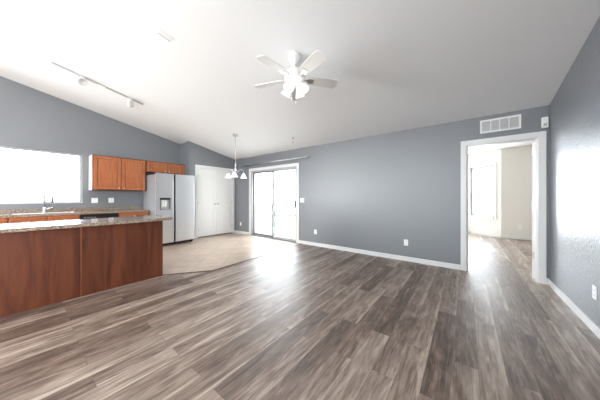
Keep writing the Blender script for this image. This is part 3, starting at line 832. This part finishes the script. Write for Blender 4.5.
# pendant chandelier
PCX, PCY = -4.52, 3.255; cz = ceil_z(PCY)
t = thing('pendant_chandelier', 'brushed nickel three-arm chandelier with white bell shades by the pantry', 'chandelier', (PCX, PCY, cz))
T = Matrix.Translation((PCX, PCY, 0))
bm = BM(); lathe(bm, [(0, cz+.02), (.065, cz+.015), (.066, cz-.025), (.05, cz-.04), (.012, cz-.052), (0, cz-.052)], 24, T); obj('canopy', bm, M['nickel'], t)
bm = BM(); cyl(bm, (PCX, PCY, 2.0), (0, 0, 1), .007, cz-.05-2.0, 10); obj('stem', bm, M['nickel'], t)
bm = BM(); lathe(bm, [(0, 2.06), (.010, 2.055), (.022, 2.03), (.012, 2.0), (.018, 1.96), (.032, 1.92), (.030, 1.88), (.014, 1.85), (.014, 1.80), (.024, 1.77), (.018, 1.735), (0, 1.715)], 20, T); obj('centre_column', bm, M['nickel'], t)
for ang in (77.6, 197.6, 317.6):
    a = math.radians(ang); d = Vector((math.cos(a), math.sin(a), 0)); C0 = Vector((PCX, PCY, 0))
    pts = []
    for k in range(15):
        q = k/14; r = .02 + .185*q
        z = 1.80 + .13*math.sin(min(1, q*1.0)*PI*.62 ) - .04*q*q
        pts.append(C0 + d*r + Vector((0, 0, z)))
    pts += [pts[-1]+d*.008+Vector((0, 0, -.02)), pts[-1]+d*.009+Vector((0, 0, -.05))]
    bm = BM(); tube(bm, pts, .007, 10); arm = obj('chandelier_arm', bm, M['nickel'], t)
    e = pts[-1]
    mm = Matrix.Translation(e)
    bm = BM(); lathe(bm, [(0, 0), (.020, 0), (.022, -.02), (.024, -.035), (0, -.035)], 16, mm); obj('lamp_holder', bm, M['nickel'], arm)
    bm = BM(); lathe(bm, [(.022, -.02), (.032, -.032), (.045, -.065), (.062, -.105), (.088, -.135), (.084, -.135), (.058, -.105), (.041, -.065), (.027, -.034), (.020, -.024)], 28, mm)
    sh = obj('lamp_shade', bm, M['pendant_shade'], t)
    bm = BM(); lathe(bm, [(0, -.036), (.012, -.036), (.026, -.065), (.026, -.085), (0, -.105)], 14, mm); obj('bulb', bm, M['bulb'], sh)

# small hook with a short hanging chain
hx, hy = -3.02, 3.74; cz = ceil_z(hy)
t = thing('ceiling_hook', 'small white ceiling hook with a dark chain end hanging near the back wall', 'hook', (hx, hy, cz))
bm = BM(); lathe(bm, [(0, cz+.008), (.034, cz+.008), (.034, cz-.012), (.022, cz-.02), (0, cz-.022)], 20, Matrix.Translation((hx, hy, 0))); obj('hook_plate', bm, M['plastic'], t)
bm = BM(); tube(bm, [(hx, hy, cz-.02), (hx-.03, hy, cz-.06), (hx-.055, hy, cz-.10), (hx-.06, hy, cz-.20)], .003, 6); obj('cord', bm, M['plastic'], t)
bm = BM(); cyl(bm, (hx-.055, hy, cz-.135), (0, 0, 1), .008, .05, 10); obj('chain_end', bm, M['slot'], t)
bm = BM(); cyl(bm, (hx-.062, hy, cz-.225), (0, 0, 1), .006, .035, 10); obj('tip', bm, M['grille'], t)

# curtain rod
t = thing('curtain_rod', 'thin silver curtain rod mounted above the sliding glass door', 'curtain rod', (-4.6, YB, 2.245))
ry = YB-.075
bm = BM(); cyl(bm, (-5.93, ry, 2.235), (1, 0, 0), .0125, 2.72, 14); obj('rod', bm, M['nickel'], t)
for x, s in ((-3.21, 1), (-5.93, -1)):
    bm = BM(); lathe(bm, [(0, 0), (.014, 0), (.024, .012), (.024, .05), (.014, .065), (0, .068)], 16, aim((x, ry, 2.235), (s, 0, 0))); obj('finial', bm, M['grille'], t)
for x in (-3.27, -5.85):
    bm = BM(); box(bm, x-.012, x+.012, YB-.006, YB, 2.20, 2.28, .002); box(bm, x-.006, x+.006, ry, YB-.006, 2.210, 2.222); obj('bracket', bm, M['grille'], t)

# ------------------------------------------------------------------ patio furniture outside the sliding door
def patio_chair(label, x, y, rz):
    t = thing('patio_chair', label, 'chair', (0, 0, 0), 'patio chairs outside the sliding door')
    bm = BM(); box(bm, -.24, .24, -.24, .24, .41, .44, .008)
    obj('seat', bm, M['patio'], t)
    bm = BM(); tube(bm, [(-.24, .24, .44), (-.24, .30, .90), (.24, .30, .90), (.24, .24, .44)], .014, 8)
    for k in range(5): tube(bm, [(-.16+.08*k, .25, .45), (-.16+.08*k, .30, .89)], .009, 6)
    obj('backrest', bm, M['patio'], t)
    for sx in (-1, 1):
        for sy in (-1, 1):
            bm = BM(); tube(bm, [(sx*.22, sy*.22, .42), (sx*.24, sy*.25, .0)], .013, 8); obj('leg', bm, M['patio'], t)
        bm = BM(); tube(bm, [(sx*.25, .26, .66), (sx*.26, -.2, .66), (sx*.24, -.22, .43)], .013, 8); obj('armrest', bm, M['patio'], t)
    t.location = (x, y, -.12); t.rotation_euler = (0, 0, rz)
    return t
patio_chair('grey metal patio chair seen through the right glass panel nearest its handle', -6.75, 8.15, -.6)
patio_chair('grey metal patio chair farther left through the right glass panel', -7.35, 7.75, 1.3)
tt = thing('patio_table', 'small round grey patio table between the two patio chairs', 'table', (-7.1, 9.25, -.12))
bm = BM(); cyl(bm, (-7.1, 9.25, .56), (0, 0, 1), .38, .02, 32); obj('tabletop', bm, M['patio'], tt)
bm = BM(); cyl(bm, (-7.1, 9.25, -.12), (0, 0, 1), .03, .68, 14); obj('pedestal', bm, M['patio'], tt)
bm = BM(); lathe(bm, [(0, -.12), (.2, -.12), (.2, -.10), (.04, -.07), (0, -.07)], 24, Matrix.Translation((-7.1, 9.25, 0))); obj('table_base', bm, M['patio'], tt)
